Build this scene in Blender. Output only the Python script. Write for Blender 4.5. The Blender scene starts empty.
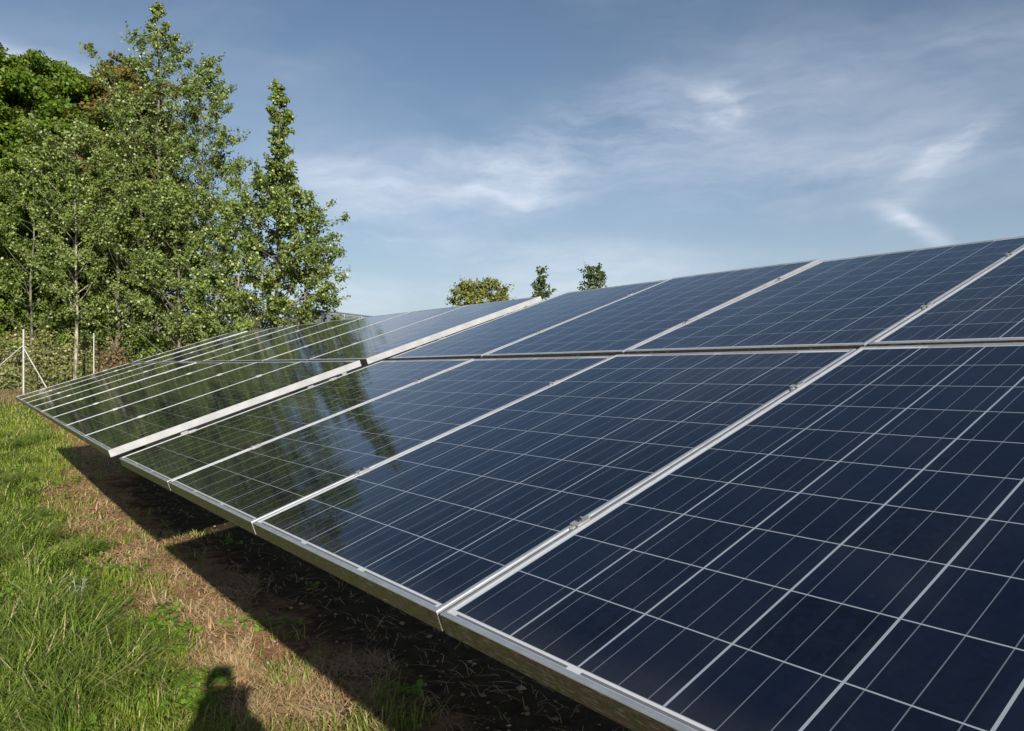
import bpy, bmesh, math, random
import numpy as np
from mathutils import Vector, Matrix, Quaternion
R = math.radians
scene = bpy.context.scene
col = scene.collection

# ------------------------------------------------------------------ camera
cam_d = bpy.data.cameras.new('camera_view'); cam = bpy.data.objects.new('camera_view', cam_d); col.objects.link(cam)
cam.location = (0, 0, 1.66); cam.rotation_euler = (R(90), 0, 0)
cam_d.sensor_width = 36; cam_d.lens = 26.48; cam_d.clip_start = 0.02; cam_d.clip_end = 3000
scene.camera = cam
scene.view_settings.view_transform = 'Standard'; scene.view_settings.look = 'None'
scene.view_settings.exposure = 0.5; scene.view_settings.gamma = 1
scene.cycles.use_denoising = True
scene.cycles.max_bounces = 6; scene.cycles.transparent_max_bounces = 8
scene.cycles.caustics_reflective = False; scene.cycles.caustics_refractive = False

SUN_TO = Vector((0.3337, -0.8760, 0.3483)).normalized()
SUN_EL = math.asin(SUN_TO.z); SUN_AZ = math.atan2(SUN_TO.x, SUN_TO.y)

# ------------------------------------------------------------------ node helper
class N:
    """small expression wrapper round shader math nodes"""
    def __init__(s, nt, sock): s.nt = nt; s.s = sock
    @staticmethod
    def _in(nt, node, i, v):
        if isinstance(v, N): nt.links.new(v.s, node.inputs[i])
        else: node.inputs[i].default_value = v
    def op(s, o, *a, clamp=False):
        n = s.nt.nodes.new('ShaderNodeMath'); n.operation = o; n.use_clamp = clamp
        for i, v in enumerate((s,) + a): N._in(s.nt, n, i, v)
        return N(s.nt, n.outputs[0])
    def __add__(s, o): return s.op('ADD', o)
    def __sub__(s, o): return s.op('SUBTRACT', o)
    def __mul__(s, o): return s.op('MULTIPLY', o)
    def __truediv__(s, o): return s.op('DIVIDE', o)
    def lt(s, o): return s.op('LESS_THAN', o)
    def gt(s, o): return s.op('GREATER_THAN', o)
    def fract(s): return s.op('FRACT')
    def floor(s): return s.op('FLOOR')
    def abs(s): return s.op('ABSOLUTE')
    def min(s, o): return s.op('MINIMUM', o)
    def max(s, o): return s.op('MAXIMUM', o)
    def clamp(s): return s.op('ADD', 0.0, clamp=True)
    def ramp(s, a, b):
        n = s.nt.nodes.new('ShaderNodeMapRange'); n.interpolation_type = 'SMOOTHSTEP'
        N._in(s.nt, n, 0, s); n.inputs[1].default_value = a; n.inputs[2].default_value = b
        return N(s.nt, n.outputs[0])
def mixc(nt, f, a, b):
    n = nt.nodes.new('ShaderNodeMix'); n.data_type = 'RGBA'
    def setin(i, v):
        if isinstance(v, N): nt.links.new(v.s, n.inputs[i])
        elif isinstance(v, (tuple, list)): n.inputs[i].default_value = (*v[:3], 1)
        else: n.inputs[i].default_value = v
    setin(0, f); setin(6, a); setin(7, b)
    return N(nt, n.outputs[2])
def noise(nt, vec, scale, detail=4, rough=.55, dist=0.0, out=0):
    n = nt.nodes.new('ShaderNodeTexNoise')
    if vec is not None: nt.links.new(vec.s if isinstance(vec, N) else vec, n.inputs['Vector'])
    n.inputs['Scale'].default_value = scale; n.inputs['Detail'].default_value = detail
    n.inputs['Roughness'].default_value = rough; n.inputs['Distortion'].default_value = dist
    return N(nt, n.outputs[out])
def mapping(nt, vec, scale=(1, 1, 1), rot=(0, 0, 0), loc=(0, 0, 0)):
    n = nt.nodes.new('ShaderNodeMapping'); nt.links.new(vec.s if isinstance(vec, N) else vec, n.inputs[0])
    n.inputs['Location'].default_value = loc; n.inputs['Rotation'].default_value = rot; n.inputs['Scale'].default_value = scale
    return N(nt, n.outputs[0])
def sep(nt, vec):
    n = nt.nodes.new('ShaderNodeSeparateXYZ'); nt.links.new(vec.s if isinstance(vec, N) else vec, n.inputs[0])
    return [N(nt, n.outputs[i]) for i in range(3)]
def coord(nt, which='Object'):
    n = nt.nodes.new('ShaderNodeTexCoord'); return N(nt, n.outputs[which])
def wpos(nt):
    n = nt.nodes.new('ShaderNodeNewGeometry'); return N(nt, n.outputs['Position'])
def island(nt):
    n = nt.nodes.new('ShaderNodeNewGeometry'); return N(nt, n.outputs['Random Per Island'])
def bump(nt, h, strength, dist, bsdf):
    n = nt.nodes.new('ShaderNodeBump'); n.inputs['Strength'].default_value = strength; n.inputs['Distance'].default_value = dist
    nt.links.new(h.s, n.inputs['Height']); nt.links.new(n.outputs[0], bsdf.inputs['Normal']); return n
def mat(name):
    m = bpy.data.materials.new(name); m.use_nodes = True; nt = m.node_tree
    b = nt.nodes['Principled BSDF']; return m, nt, b
def setb(nt, b, **k):
    names = dict(color='Base Color', rough='Roughness', metal='Metallic', spec='Specular IOR Level', ior='IOR', alpha='Alpha')
    for kk, v in k.items():
        s = b.inputs[names[kk]]
        if isinstance(v, N): nt.links.new(v.s, s)
        elif isinstance(v, tuple): s.default_value = (*v[:3], 1)
        else: s.default_value = v

# ------------------------------------------------------------------ world
w = bpy.data.worlds.new('World'); scene.world = w; w.use_nodes = True
nt = w.node_tree; bg = nt.nodes['Background']
sky = nt.nodes.new('ShaderNodeTexSky'); sky.sky_type = 'NISHITA'; sky.sun_disc = False
sky.sun_elevation = SUN_EL; sky.sun_rotation = SUN_AZ; sky.altitude = 100
sky.air_density = 1.0; sky.dust_density = 1.1; sky.ozone_density = 2.6
skyc = N(nt, sky.outputs[0])
dirv = coord(nt, 'Generated')
# cirrus: banks at fixed bearings, broken up by stretched noise
warp = noise(nt, dirv, 3.2, 5, .6, 0, 1)
n_add = nt.nodes.new('ShaderNodeVectorMath'); n_add.operation = 'MULTIPLY_ADD'
nt.links.new(warp.s, n_add.inputs[0]); n_add.inputs[1].default_value = (.09, .09, .09); nt.links.new(dirv.s, n_add.inputs[2])
wv = N(nt, n_add.outputs[0])
def px_dir(x, y): return Vector(((x - 512) / 753.3, 1, (365.5 - y) / 753.3)).normalized()
def bank(x, y, along, sa, sc_):
    """soft elongated cloud bank centred on a bearing; along = second bearing giving its long axis"""
    c = px_dir(x, y); a = (px_dir(*along) - c); a = (a - c * a.dot(c)).normalized(); b = c.cross(a)
    out = None
    for ax, s in ((a, sa), (b, sc_)):
        d = nt.nodes.new('ShaderNodeVectorMath'); d.operation = 'DOT_PRODUCT'
        nt.links.new(wv.s, d.inputs[0]); d.inputs[1].default_value = ax
        off = ax.dot(Vector((.045, .045, .045)))
        t = (N(nt, d.outputs['Value']) - off) * (1 / s); t = t * t
        out = t if out is None else out + t
    d = nt.nodes.new('ShaderNodeVectorMath'); d.operation = 'DOT_PRODUCT'
    nt.links.new(dirv.s, d.inputs[0]); d.inputs[1].default_value = c
    g = (out * -1.0).op('EXPONENT')
    return g * N(nt, d.outputs['Value']).gt(0.0)
fib = noise(nt, mapping(nt, wv, (2.0, 2.0, 7.5), (0.10, -0.36, 0)), 2.2, 8, .60)
fib2 = noise(nt, mapping(nt, wv, (4.0, 4.0, 22.0), (0.0, -0.22, 0), (3, 1, 2)), 1.7, 7, .60)
banks = None
for args, k in (((590, 140, (740, 92), .22, .050), 1.0), ((400, 190, (560, 160), .17, .042), .65),
                ((330, 165, (400, 190), .06, .035), .6), ((530, 200, (600, 190), .05, .014), .8),
                ((520, 250, (680, 268), .24, .022), .7), ((720, 104, (735, 118), .030, .018), 1.3),
                ((955, 150, (985, 128), .045, .010), 1.0), ((925, 234, (895, 214), .040, .010), 1.1), ((925, 195, (945, 165), .04, .014), .35),
                ((30, 45, (110, 85), .14, .012), .8), ((850, 165, (1000, 150), .26, .055), .55), ((960, 50, (1020, 30), .14, .04), .3),
                ((400, 296, (620, 285), .45, .030), .7)):
    g = bank(*args) * k
    banks = g if banks is None else banks.op('ADD', g)
banks = banks.min(1.15)
veil = noise(nt, mapping(nt, wv, (1.2, 1.6, 4.0), (0, -.2, 0), (1, 5, 0)), 1.5, 5, .6).ramp(.42, .8) * .18
cl = ((fib.ramp(.28, .78) * .70 + fib2.ramp(.35, .8) * .35) * banks * .92 + veil)
up = sep(nt, dirv)[2]
cl = (cl * up.ramp(-.02, .05)).clamp()
hz = (up.abs() * -5.5).op('EXPONENT') * .62         # pale haze towards the horizon
c1 = mixc(nt, hz, skyc, (6.6, 7.9, 9.6))
final = mixc(nt, cl, c1, (9.0, 9.7, 11.0))
nt.links.new(final.s, bg.inputs['Color']); bg.inputs['Strength'].default_value = 0.063

sun_d = bpy.data.lights.new('sun', 'SUN'); sun = bpy.data.objects.new('sun', sun_d); col.objects.link(sun)
sun_d.energy = 4.9; sun_d.angle = R(0.53); sun_d.color = (1.0, .93, .82)
sun.rotation_euler = SUN_TO.to_track_quat('Z', 'Y').to_euler(); sun.location = (5, -12, 8)

# ------------------------------------------------------------------ object helpers
def link(name, me, m=None, parent=None, loc=None):
    o = bpy.data.objects.new(name, me); col.objects.link(o)
    if m is not None:
        for q in (m if isinstance(m, (list, tuple)) else [m]): me.materials.append(q)
    if parent: o.parent = parent
    if loc: o.location = loc
    return o
def tag(o, label=None, cat=None, group=None, kind=None):
    if label: o['label'] = label
    if cat: o['category'] = cat
    if group: o['group'] = group
    if kind: o['kind'] = kind
    return o
def thing(name, label, cat, loc=(0, 0, 0), group=None):
    o = bpy.data.objects.new(name, None); col.objects.link(o); o.location = loc; o.empty_display_size = .2
    return tag(o, label, cat, group)
def npmesh(name, V, F, smooth=False):
    """V (n,3), F (m,k) constant k or list of such arrays"""
    me = bpy.data.meshes.new(name); V = np.asarray(V, np.float32)
    Fs = F if isinstance(F, list) else [F]
    me.vertices.add(len(V)); me.vertices.foreach_set('co', V.ravel())
    tot = sum(f.size for f in Fs); nf = sum(len(f) for f in Fs)
    me.loops.add(tot); me.loops.foreach_set('vertex_index', np.concatenate([f.ravel() for f in Fs]).astype(np.int32))
    st = []; c = 0
    for f in Fs:
        st.append(np.arange(len(f)) * f.shape[1] + c); c += f.size
    me.polygons.add(nf); me.polygons.foreach_set('loop_start', np.concatenate(st).astype(np.int32))
    if smooth: me.polygons.foreach_set('use_smooth', np.ones(nf, bool))
    me.update(calc_edges=True); me.validate(); return me
def bm_mesh(name, bm, smooth=False):
    me = bpy.data.meshes.new(name)
    bmesh.ops.recalc_face_normals(bm, faces=bm.faces[:])
    if smooth:
        for f in bm.faces: f.smooth = True
    bm.to_mesh(me); bm.free(); return me
def add_box(bm, lo, hi, bev=0.0, M=None):
    r = bmesh.ops.create_cube(bm, size=1)
    vs = r['verts']
    for v in vs:
        v.co = Vector([(lo[i] + hi[i]) / 2 + v.co[i] * (hi[i] - lo[i]) for i in range(3)])
    if bev:
        es = list({e for v in vs for e in v.link_edges})
        r2 = bmesh.ops.bevel(bm, geom=es, offset=bev, segments=2, affect='EDGES'); vs = list({v for f in r2['faces'] for v in f.verts} | {v for v in vs if v.is_valid})
    if M is not None:
        for v in vs: v.co = M @ v.co
    return vs
def add_tube(bm, pts, rad, n=8, caps=True):
    pts = [Vector(p) for p in pts]; rad = rad if isinstance(rad, (list, tuple)) else [rad] * len(pts)
    rings = []; prev = None
    for i, p in enumerate(pts):
        d = (pts[min(i + 1, len(pts) - 1)] - pts[max(i - 1, 0)]).normalized()
        if prev is None:
            a = d.orthogonal().normalized()
        else:
            a = (prev - d * prev.dot(d)).normalized()
        prev = a; b = d.cross(a)
        rings.append([bm.verts.new(p + (a * math.cos(t) + b * math.sin(t)) * rad[i]) for t in [2 * math.pi * k / n for k in range(n)]])
    for r0, r1 in zip(rings, rings[1:]):
        for k in range(n): bm.faces.new((r0[k], r0[(k + 1) % n], r1[(k + 1) % n], r1[k]))
    if caps:
        bm.faces.new(rings[0][::-1]); bm.faces.new(rings[-1])

# ------------------------------------------------------------------ frame of reference of the tables
A_O = Vector((-0.13595, 1.36993, 1.66 - 0.44806))
A_R = Matrix(((0.60418, 0.75383, -0.25827), (-0.79682, 0.57421, -0.18803), (0.00656, 0.31940, 0.94760)))
B_O = Vector((-2.2050, 4.1130, 1.66 - 0.46566))
B_R = Matrix(((0.59107, 0.76536, -0.25468), (-0.80662, 0.56052, -0.18757), (-0.00080, 0.31630, 0.94866)))
PITCH_A, PITCH_B, ROW = 1.02572, 1.06801, 1.59485
E0 = np.array((-0.136, 1.370)); EW = np.array((-0.797, -0.604)); EU = np.array((-0.604, 0.797))

def ground_z(x, y):
    x = np.asarray(x, float); y = np.asarray(y, float)
    t = np.clip((y - 9) / 17, 0, 1); z = .62 * t * t * (3 - 2 * t)
    z = z + .035 * np.sin(x * .9 + .4) * np.sin(y * .7) * np.clip(np.hypot(x, y) / 6, 0, 1)
    ww = (x - E0[0]) * EW[0] + (y - E0[1]) * EW[1]
    z = z + .05 * np.clip((ww + .5) / .8, 0, 1) * np.clip((12 - y) / 6, 0, 1)
    return z
def gz(x, y): return float(ground_z(x, y))

# ------------------------------------------------------------------ ground
def ramp_axis(lo, hi, near_lo, near_hi, fine, n_out=26):
    mid = np.arange(near_lo, near_hi + fine / 2, fine)
    t = np.linspace(0, 1, n_out + 1)[1:] ** 2.6
    return np.concatenate([(near_lo + (lo - near_lo) * t)[::-1], mid, near_hi + (hi - near_hi) * t])
gx = ramp_axis(-900, 900, -14, 8, .14); gy = ramp_axis(-900, 1200, -2, 24, .14)
GX, GY = np.meshgrid(gx, gy)
rng = np.random.default_rng(4)
GZ = ground_z(GX, GY) + rng.normal(0, .006, GX.shape) * (np.hypot(GX, GY) < 30)
nx, ny = len(gx), len(gy)
ii = (np.arange(ny - 1)[:, None] * nx + np.arange(nx - 1)[None]).ravel()
gme = npmesh('ground', np.c_[GX.ravel(), GY.ravel(), GZ.ravel()], np.c_[ii, ii + 1, ii + 1 + nx, ii + nx], True)
m_ground, nt, b = mat('soil_and_turf')
P = wpos(nt); px_, py_, pz_ = sep(nt, P)
big = noise(nt, P, 1.3, 6, .6); mid = noise(nt, P, 7, 6, .65); fine = noise(nt, P, 60, 4, .7)
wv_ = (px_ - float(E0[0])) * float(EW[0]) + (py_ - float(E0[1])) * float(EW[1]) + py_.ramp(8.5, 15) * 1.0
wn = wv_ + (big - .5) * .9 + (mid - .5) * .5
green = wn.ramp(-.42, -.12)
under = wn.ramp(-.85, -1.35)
dry = mixc(nt, mid.ramp(.35, .65), (.26, .115, .046), (.49, .285, .14))
dry = mixc(nt, fine.ramp(.5, .75), dry, (.60, .46, .28))
turf = mixc(nt, mid.ramp(.35, .7), (.09, .13, .025), (.19, .21, .05))
turf = mixc(nt, fine.ramp(.5, .8), turf, (.20, .17, .07))
far = noise(nt, P, .35, 5, .6)
turf = mixc(nt, (py_ + (far - .5) * 10).ramp(23, 28) * .9, turf, mixc(nt, mid, (.26, .14, .065), (.40, .27, .13)))
c = mixc(nt, green, dry, turf)
c = mixc(nt, under * .85, c, mixc(nt, mid, (.010, .013, .005), (.030, .026, .013)))  # shade beneath the tables, deepened by painting the ground colour darker there
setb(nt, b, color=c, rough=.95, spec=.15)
bump(nt, fine * .6 + mid + noise(nt, P, 22, 5, .7) * .8, 1.0, .05, b)
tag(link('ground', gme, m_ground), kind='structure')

# ------------------------------------------------------------------ materials
def metal(name, base, rough, metallic=1.0, dirt=0.0, var=.12):
    m, nt, b = mat(name); O_ = coord(nt)
    n1 = noise(nt, O_, 9, 5, .6); n2 = noise(nt, mapping(nt, O_, (30, 3, 30)), 6, 4, .6)
    lo = tuple(v * (1 - var * 2) for v in base)
    c = mixc(nt, n1.ramp(.3, .7), lo, base)
    if dirt: c = mixc(nt, n2.ramp(.5, .8) * dirt, c, (.10, .085, .05))
    setb(nt, b, color=c, metal=metallic, rough=n2 * .2 + (rough - .1)); return m
M_galv = metal('galvanised_steel', (.50, .51, .52), .5, .8, .3)
M_bolt = metal('dark_bolt_steel', (.08, .08, .085), .45, .8)
M_post = metal('pale_fence_steel', (.46, .46, .45), .6, .25, .4)
M_clamp = metal('clamp_aluminium', (.58, .58, .57), .45, .6, .6)

# anodised module frame; lichen and algae grow on the low rail's outer face and at its ends
M_frame, nt, b = mat('module_frame_aluminium')
O_ = coord(nt); ox, oy, oz = sep(nt, O_)
n1 = noise(nt, O_, 14, 6, .65); n2 = noise(nt, mapping(nt, O_, (8, 8, 60)), 4, 5, .6); n3 = noise(nt, O_, 75, 4, .7)
alu = mixc(nt, n1.ramp(.3, .7), (.55, .56, .575), (.70, .71, .73))
face = oy.lt(.0008).max(oy.lt(.014) * ox.lt(.0008)) * oz.lt(-.0030)
algae = mixc(nt, n3.ramp(.35, .7), (.028, .024, .008), (.085, .072, .022))
algae = mixc(nt, n1.ramp(.45, .62), algae, (.06, .03, .014))
mossf = (n2.ramp(.2, .52) * .35 + .62) * face
rim = oy.lt(.016) * (n3 + n1 * .6).ramp(.88, 1.1) * .55
c = mixc(nt, mossf.max(rim).clamp(), alu, algae)
setb(nt, b, color=c, metal=(mossf.max(rim) * -.72 + .72), rough=n2 * .15 + .30)
bump(nt, n3 * face, .5, .002, b)

M_side, nt, b = mat('pale_side_rail_aluminium')     # broad pale rail of the far table's end panels
O_ = coord(nt); n1 = noise(nt, O_, 10, 5, .6)
setb(nt, b, color=mixc(nt, n1.ramp(.3, .75), (.33, .34, .355), (.42, .435, .455)), metal=.1, rough=.5)

def laminate(name, W, L, x0, y0):
    cx = (W - x0 - .0100) / 6; cy = (L - 2 * y0) / 10
    m, nt, b = mat(name); O_ = coord(nt); x, y, z = sep(nt, O_)
    info = nt.nodes.new('ShaderNodeObjectInfo'); orand = N(nt, info.outputs['Random'])
    kx = (x - x0) / cx; ky = (y - y0) / cy
    inside = kx.gt(0) * kx.lt(6) * ky.gt(0) * ky.lt(10)
    fx = kx.fract(); fy = ky.fract()
    dx = (fx.min(fx * -1.0 + 1.0)) * cx; dy = (fy.min(fy * -1.0 + 1.0)) * cy
    # gaps: chamfer-free square cells, 4.4 mm across the strings and 2.6 mm along them
    gap = dx.lt(.0021).max(dy.lt(.0013))
    bus = (((kx * 3.0).fract() - .5).abs() * (cx / 3)).lt(.00085)
    comb = nt.nodes.new('ShaderNodeCombineXYZ')
    nt.links.new((kx.floor() + orand * 37).s, comb.inputs[0]); nt.links.new(ky.floor().s, comb.inputs[1]); nt.links.new((orand * 11).s, comb.inputs[2])
    wn_ = nt.nodes.new('ShaderNodeTexWhiteNoise'); nt.links.new(comb.outputs[0], wn_.inputs['Vector']); rnd = N(nt, wn_.outputs['Value'])
    vo = nt.nodes.new('ShaderNodeTexVoronoi'); nt.links.new(O_.s, vo.inputs['Vector']); vo.inputs['Scale'].default_value = 95
    grain = sep(nt, N(nt, vo.outputs['Color']))[0]
    cell = mixc(nt, rnd, (.0012, .0026, .0085), (.0030, .0062, .0190))
    cell = mixc(nt, grain * .55, cell, (.004, .009, .023))
    edge = dx.ramp(.022, .0) * .35                    # cells read a little bluer along their long edges
    cell = mixc(nt, edge, cell, (.006, .013, .026))
    cell = mixc(nt, bus, cell, (.125, .145, .175))
    c = mixc(nt, gap, cell, (.30, .34, .39))
    # backsheet border with the tinned cross ribbons at the foot and the head
    pf = (kx / 2.0).fract()
    rib = pf.gt(.045) * pf.lt(.955) * (ky * cy).gt(-.0105) * (ky * cy).lt(-.0050) * kx.gt(0) * kx.lt(6)
    pf2 = (kx / 2.0 + .5).fract(); kt = (ky - 10.0) * cy
    rib2 = pf2.gt(.045) * pf2.lt(.955) * kt.gt(.0050) * kt.lt(.0105) * kx.gt(1) * kx.lt(5)
    border = mixc(nt, rib.max(rib2), (.60, .61, .63), (.13, .135, .15))
    c = mixc(nt, inside, border, c)
    dust = noise(nt, O_, 3.5, 6, .6); specks = noise(nt, O_, 170, 2, .5).ramp(.70, .78)
    low = y.ramp(.10, .0)
    c = mixc(nt, (dust.ramp(.45, .85) * .022 + low * .035 + specks * .03 + .003).clamp(), c, (.42, .40, .36))
    setb(nt, b, color=c, rough=dust * .05 + .012, ior=1.45)
    # rolled solar glass: faint waviness, stretched along the slope
    wav = noise(nt, mapping(nt, O_, (1.5, .30, 1.0)), 9.0, 2, .5)
    wav2 = noise(nt, mapping(nt, O_, (1.0, .3, 1.0)), 34.0, 2, .5)
    bump(nt, wav + wav2 * .22, .42, .0026, b)
    return m
M_back, nt, b = mat('white_backsheet'); setb(nt, b, color=(.6, .6, .58), rough=.6)
M_box, nt, b = mat('black_junction_plastic'); setb(nt, b, color=(.02, .02, .02), rough=.5)

# ------------------------------------------------------------------ panels
FH = .042
def panel_meshes(key, W, L, lip=.0105):
    # frame: hollow rectangle of L-shaped rails, bevelled outer edge, mitred look at the corners
    bm = bmesh.new(); t = .0016; fl = .028
    def rail(prof, p0, p1, inward):
        # prof: (inward offset, z) points of a closed section
        a, c_ = Vector(p0), Vector(p1); d = (c_ - a).normalized(); inn = Vector(inward)
        r0 = [bm.verts.new(a + inn * o + d * o + Vector((0, 0, z))) for o, z in prof]
        r1 = [bm.verts.new(c_ + inn * o - d * o + Vector((0, 0, z))) for o, z in prof]
        n = len(prof)
        for k in range(n): bm.faces.new((r0[k], r0[(k + 1) % n], r1[(k + 1) % n], r1[k]))
        bm.faces.new(r0[::-1]); bm.faces.new(r1)
    prof = [(0, -FH), (0, -.0035), (.0012, -.0012), (.0035, 0), (lip - .0012, 0), (lip, -.0009), (lip, -.0022), (.0028, -.0060), (.0028, -FH + t), (fl, -FH + t), (fl, -FH)]
    g = .0002
    rail(prof, (0, 0, 0), (W, 0, 0), (0, 1, 0)); rail(prof, (W, L, 0), (0, L, 0), (0, -1, 0))
    rail(prof, (0, L, 0), (0, 0, 0), (1, 0, 0)); rail(prof, (W, 0, 0), (W, L, 0), (-1, 0, 0))
    frame = bm_mesh(key + '_frame', bm)
    bm = bmesh.new(); add_box(bm, (.0035, .0035, -.0062), (W - .0035, L - .0035, -.0026)); glass = bm_mesh(key + '_laminate', bm)
    bm = bmesh.new(); add_box(bm, (W / 2 - .07, L - .20, -.034), (W / 2 + .07, L - .09, -.0064), .004); box = bm_mesh(key + '_junction_box', bm)
    return frame, glass, box
def clamp_meshes():
    bm = bmesh.new()
    add_box(bm, (-.0135, -.018, .0004), (.0135, .018, .0038), .001)
    add_box(bm, (-.0035, -.027, -.045), (.0035, .027, .0012))
    body = bm_mesh('clamp_body', bm)
    bm = bmesh.new()
    add_tube(bm, [(0, 0, .0038), (0, 0, .0085)], .0055, 12); add_tube(bm, [(0, 0, .0085), (0, 0, .0086)], .003, 6)
    bolt = bm_mesh('clamp_bolt', bm); return body, bolt
cl_body, cl_bolt = clamp_meshes(); cl_body.materials.append(M_clamp); cl_bolt.materials.append(M_bolt)

WA, WB, LL = PITCH_A - .013, PITCH_B - .014, ROW - .029
PM = {}
for key, W in (('near', WA), ('far', WB)):
    fr, gl, bx = panel_meshes(key, W, LL)
    fr.materials.append(M_frame); gl.materials.append(laminate('solar_laminate_' + key, W, LL, .0195, .023)); bx.materials.append(M_box)
    PM[key] = (fr, gl, bx)
side = None
def panel(key, O, Rm, pitch, j, row, label, group, rnd):
    """column j spans u in [-(j)*pitch, -(j-1)*pitch]"""
    fr, gl, bx = PM[key]
    t = thing('solar_panel', label, 'solar panel', group=group)
    u = -j * pitch + .0065; v = row * ROW + (.019 if row else 0.0)
    jit = Matrix.Rotation(rnd.gauss(0, .0016), 4, 'X') @ Matrix.Rotation(rnd.gauss(0, .0018), 4, 'Y') @ Matrix.Rotation(rnd.gauss(0, .0006), 4, 'Z')
    M = Matrix.Translation(O) @ Rm.to_4x4() @ Matrix.Translation((u, v, rnd.gauss(0, .0008))) @ jit
    t.matrix_world = M
    link('frame', fr, None, t); link('glass', gl, None, t); link('junction_box', bx, None, t)
    for vc in ((.37, 1.22) if row == 0 else (.42, 1.17)):
        c = link('clamp', cl_body, None, t, (-.0065, vc, 0)); link('bolt', cl_bolt, None, c)
    return t
rnd = random.Random(11)
ordw = ['first', 'second', 'third', 'fourth', 'fifth', 'sixth', 'seventh', 'eighth']
def labA(j, row):
    if j < 0: return f'{"lower" if row == 0 else "upper"} row near table panel {"just past the right picture edge" if j == -1 else "beside the photographer"}'
    r = 'lower' if row == 0 else 'upper'
    d = {(0, 0): 'large dark navy solar panel filling the lower right corner of the photo',
         (0, 1): 'dark blue solar panel cut by the right photo edge, upper row of near table',
         (1, 0): 'navy solar panel showing its full cell grid, second from right, near table lower row',
         (1, 1): 'blue solar panel against the sky, second from right, near table upper row',
         (2, 0): 'solar panel partly reflecting trees, third from right, near table lower row',
         (2, 1): 'blue solar panel, third from the right of near table upper row',
         (3, 0): 'dark tree-reflecting solar panel at left end of near table lower row',
         (3, 1): 'blue solar panel beside the broad white rail, near table upper row'}
    return d[(j, row)]
for j in range(-2, 4):
    for row in (0, 1): panel('near', A_O, A_R, PITCH_A, j, row, labA(j, row), 'solar panels of the near table', rnd)
bm = bmesh.new(); add_box(bm, (0, 0, -.040), (.0045, LL * 1.0, .0006), .0006); sidem = bm_mesh('end_rail', bm); sidem.materials.append(M_side)
for j in range(1, 9):
    for row in (0, 1):
        r = 'lower' if row == 0 else 'upper'
        if j == 1: lab = f'{"dark tree-reflecting" if row == 0 else "grey-blue"} solar panel with broad white side rail, far table {r} row'
        elif j == 8: lab = f'farthest solar panel at the left end of the far table, {r} row'
        else: lab = f'{ordw[j-1]} solar panel from the white side rail, far table {r} row'
        t = panel('far', B_O, B_R, PITCH_B, j, row, lab, 'solar panels of the far table', rnd)
        if j == 1: link('end_rail', sidem, None, t, (WB + .0005, 0, 0))

# racks: piles, rafters, purlins
def rack(label, O, Rm, pitch, j0, j1, cat_label):
    t = thing('mounting_rack', label, 'mounting rack', group=None)
    M = Matrix.Translation(O) @ Rm.to_4x4()
    t.location = M @ Vector(((-j1 + j0 - 1) * pitch / 2, 1.9, 0)); t.location.z = gz(t.location.x, t.location.y)
    inv = Matrix.Translation(-t.location)
    ua, ub = -j1 * pitch + .02, (-j0 + 1) * pitch - .02
    for v in (.40, 1.20, 2.03, 2.79):
        bm = bmesh.new(); add_box(bm, (ua, v - .02, -.098), (ub, v + .02, -FH - .004), 0, inv @ M); link('purlin', bm_mesh('purlin', bm), M_galv, t)
    n = max(2, round((ub - ua) / 2.6) + 1)
    for k in range(n):
        u = ua + .45 + (ub - ua - .9) * k / (n - 1)
        bm = bmesh.new(); add_box(bm, (u - .025, .25, -.165), (u + .025, 2.98, -.100), 0, inv @ M); link('rafter', bm_mesh('rafter', bm), M_galv, t)
        top = M @ Vector((u, 2.05, -.16)); g_ = gz(top.x, top.y)
        bm = bmesh.new(); L_ = Matrix.Translation(Vector((top.x, top.y, 0)) - t.location)
        add_box(bm, (-.04, -.03, g_ - .3), (.04, -.025, top.z)); add_box(bm, (-.04, .025, g_ - .3), (.04, .03, top.z)); add_box(bm, (-.0028, -.024, g_ - .3), (.0028, .024, top.z))
        for v_ in bm.verts: v_.co = L_ @ v_.co
        link('pile', bm_mesh('pile', bm), M_galv, t)
        bm = bmesh.new(); a = M @ Vector((u, 1.05, -.17)) - t.location; b_ = Vector((top.x, top.y, g_ + .75)) - t.location
        add_tube(bm, [a, b_], .02, 6); link('brace', bm_mesh('brace', bm), M_galv, t)
    return t
rack('galvanised steel mounting rack holding up the near table of panels', A_O, A_R, PITCH_A, -2, 3, '')
rack('galvanised steel mounting rack holding up the far table of panels', B_O, B_R, PITCH_B, 1, 8, '')

# ------------------------------------------------------------------ foliage
def leaf_mat(name, c0, c1, c2=None, f2=0.0, trans=.35, rough=.5, clump=1.6):
    m, nt, b = mat(name); r = island(nt)
    cn = noise(nt, wpos(nt), clump, 3, .6).ramp(.34, .66)
    c = mixc(nt, r * .45 + cn * .55, c0, c1)
    if c2 is not None:
        r2 = (r * 17.31).fract(); c = mixc(nt, r2.gt(1 - f2), c, c2)
    setb(nt, b, color=c, rough=rough, spec=.35)
    tr = nt.nodes.new('ShaderNodeBsdfTranslucent'); nt.links.new(mixc(nt, .35, c, (.22, .28, .03)).s, tr.inputs[0])
    mx = nt.nodes.new('ShaderNodeMixShader'); mx.inputs[0].default_value = trans
    out = nt.nodes['Material Output']
    nt.links.new(b.outputs[0], mx.inputs[1]); nt.links.new(tr.outputs[0], mx.inputs[2]); nt.links.new(mx.outputs[0], out.inputs[0])
    return m
M_aspen = leaf_mat('aspen_leaves', (.052, .096, .017), (.255, .330, .080), (.40, .44, .21), .08, .24, .36)
M_maple = leaf_mat('maple_leaves', (.050, .105, .010), (.16, .25, .025), (.24, .26, .03), .06, .30)
M_brown = leaf_mat('bronze_leaves', (.08, .12, .02), (.17, .16, .04), (.22, .13, .05), .22, .25)
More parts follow.
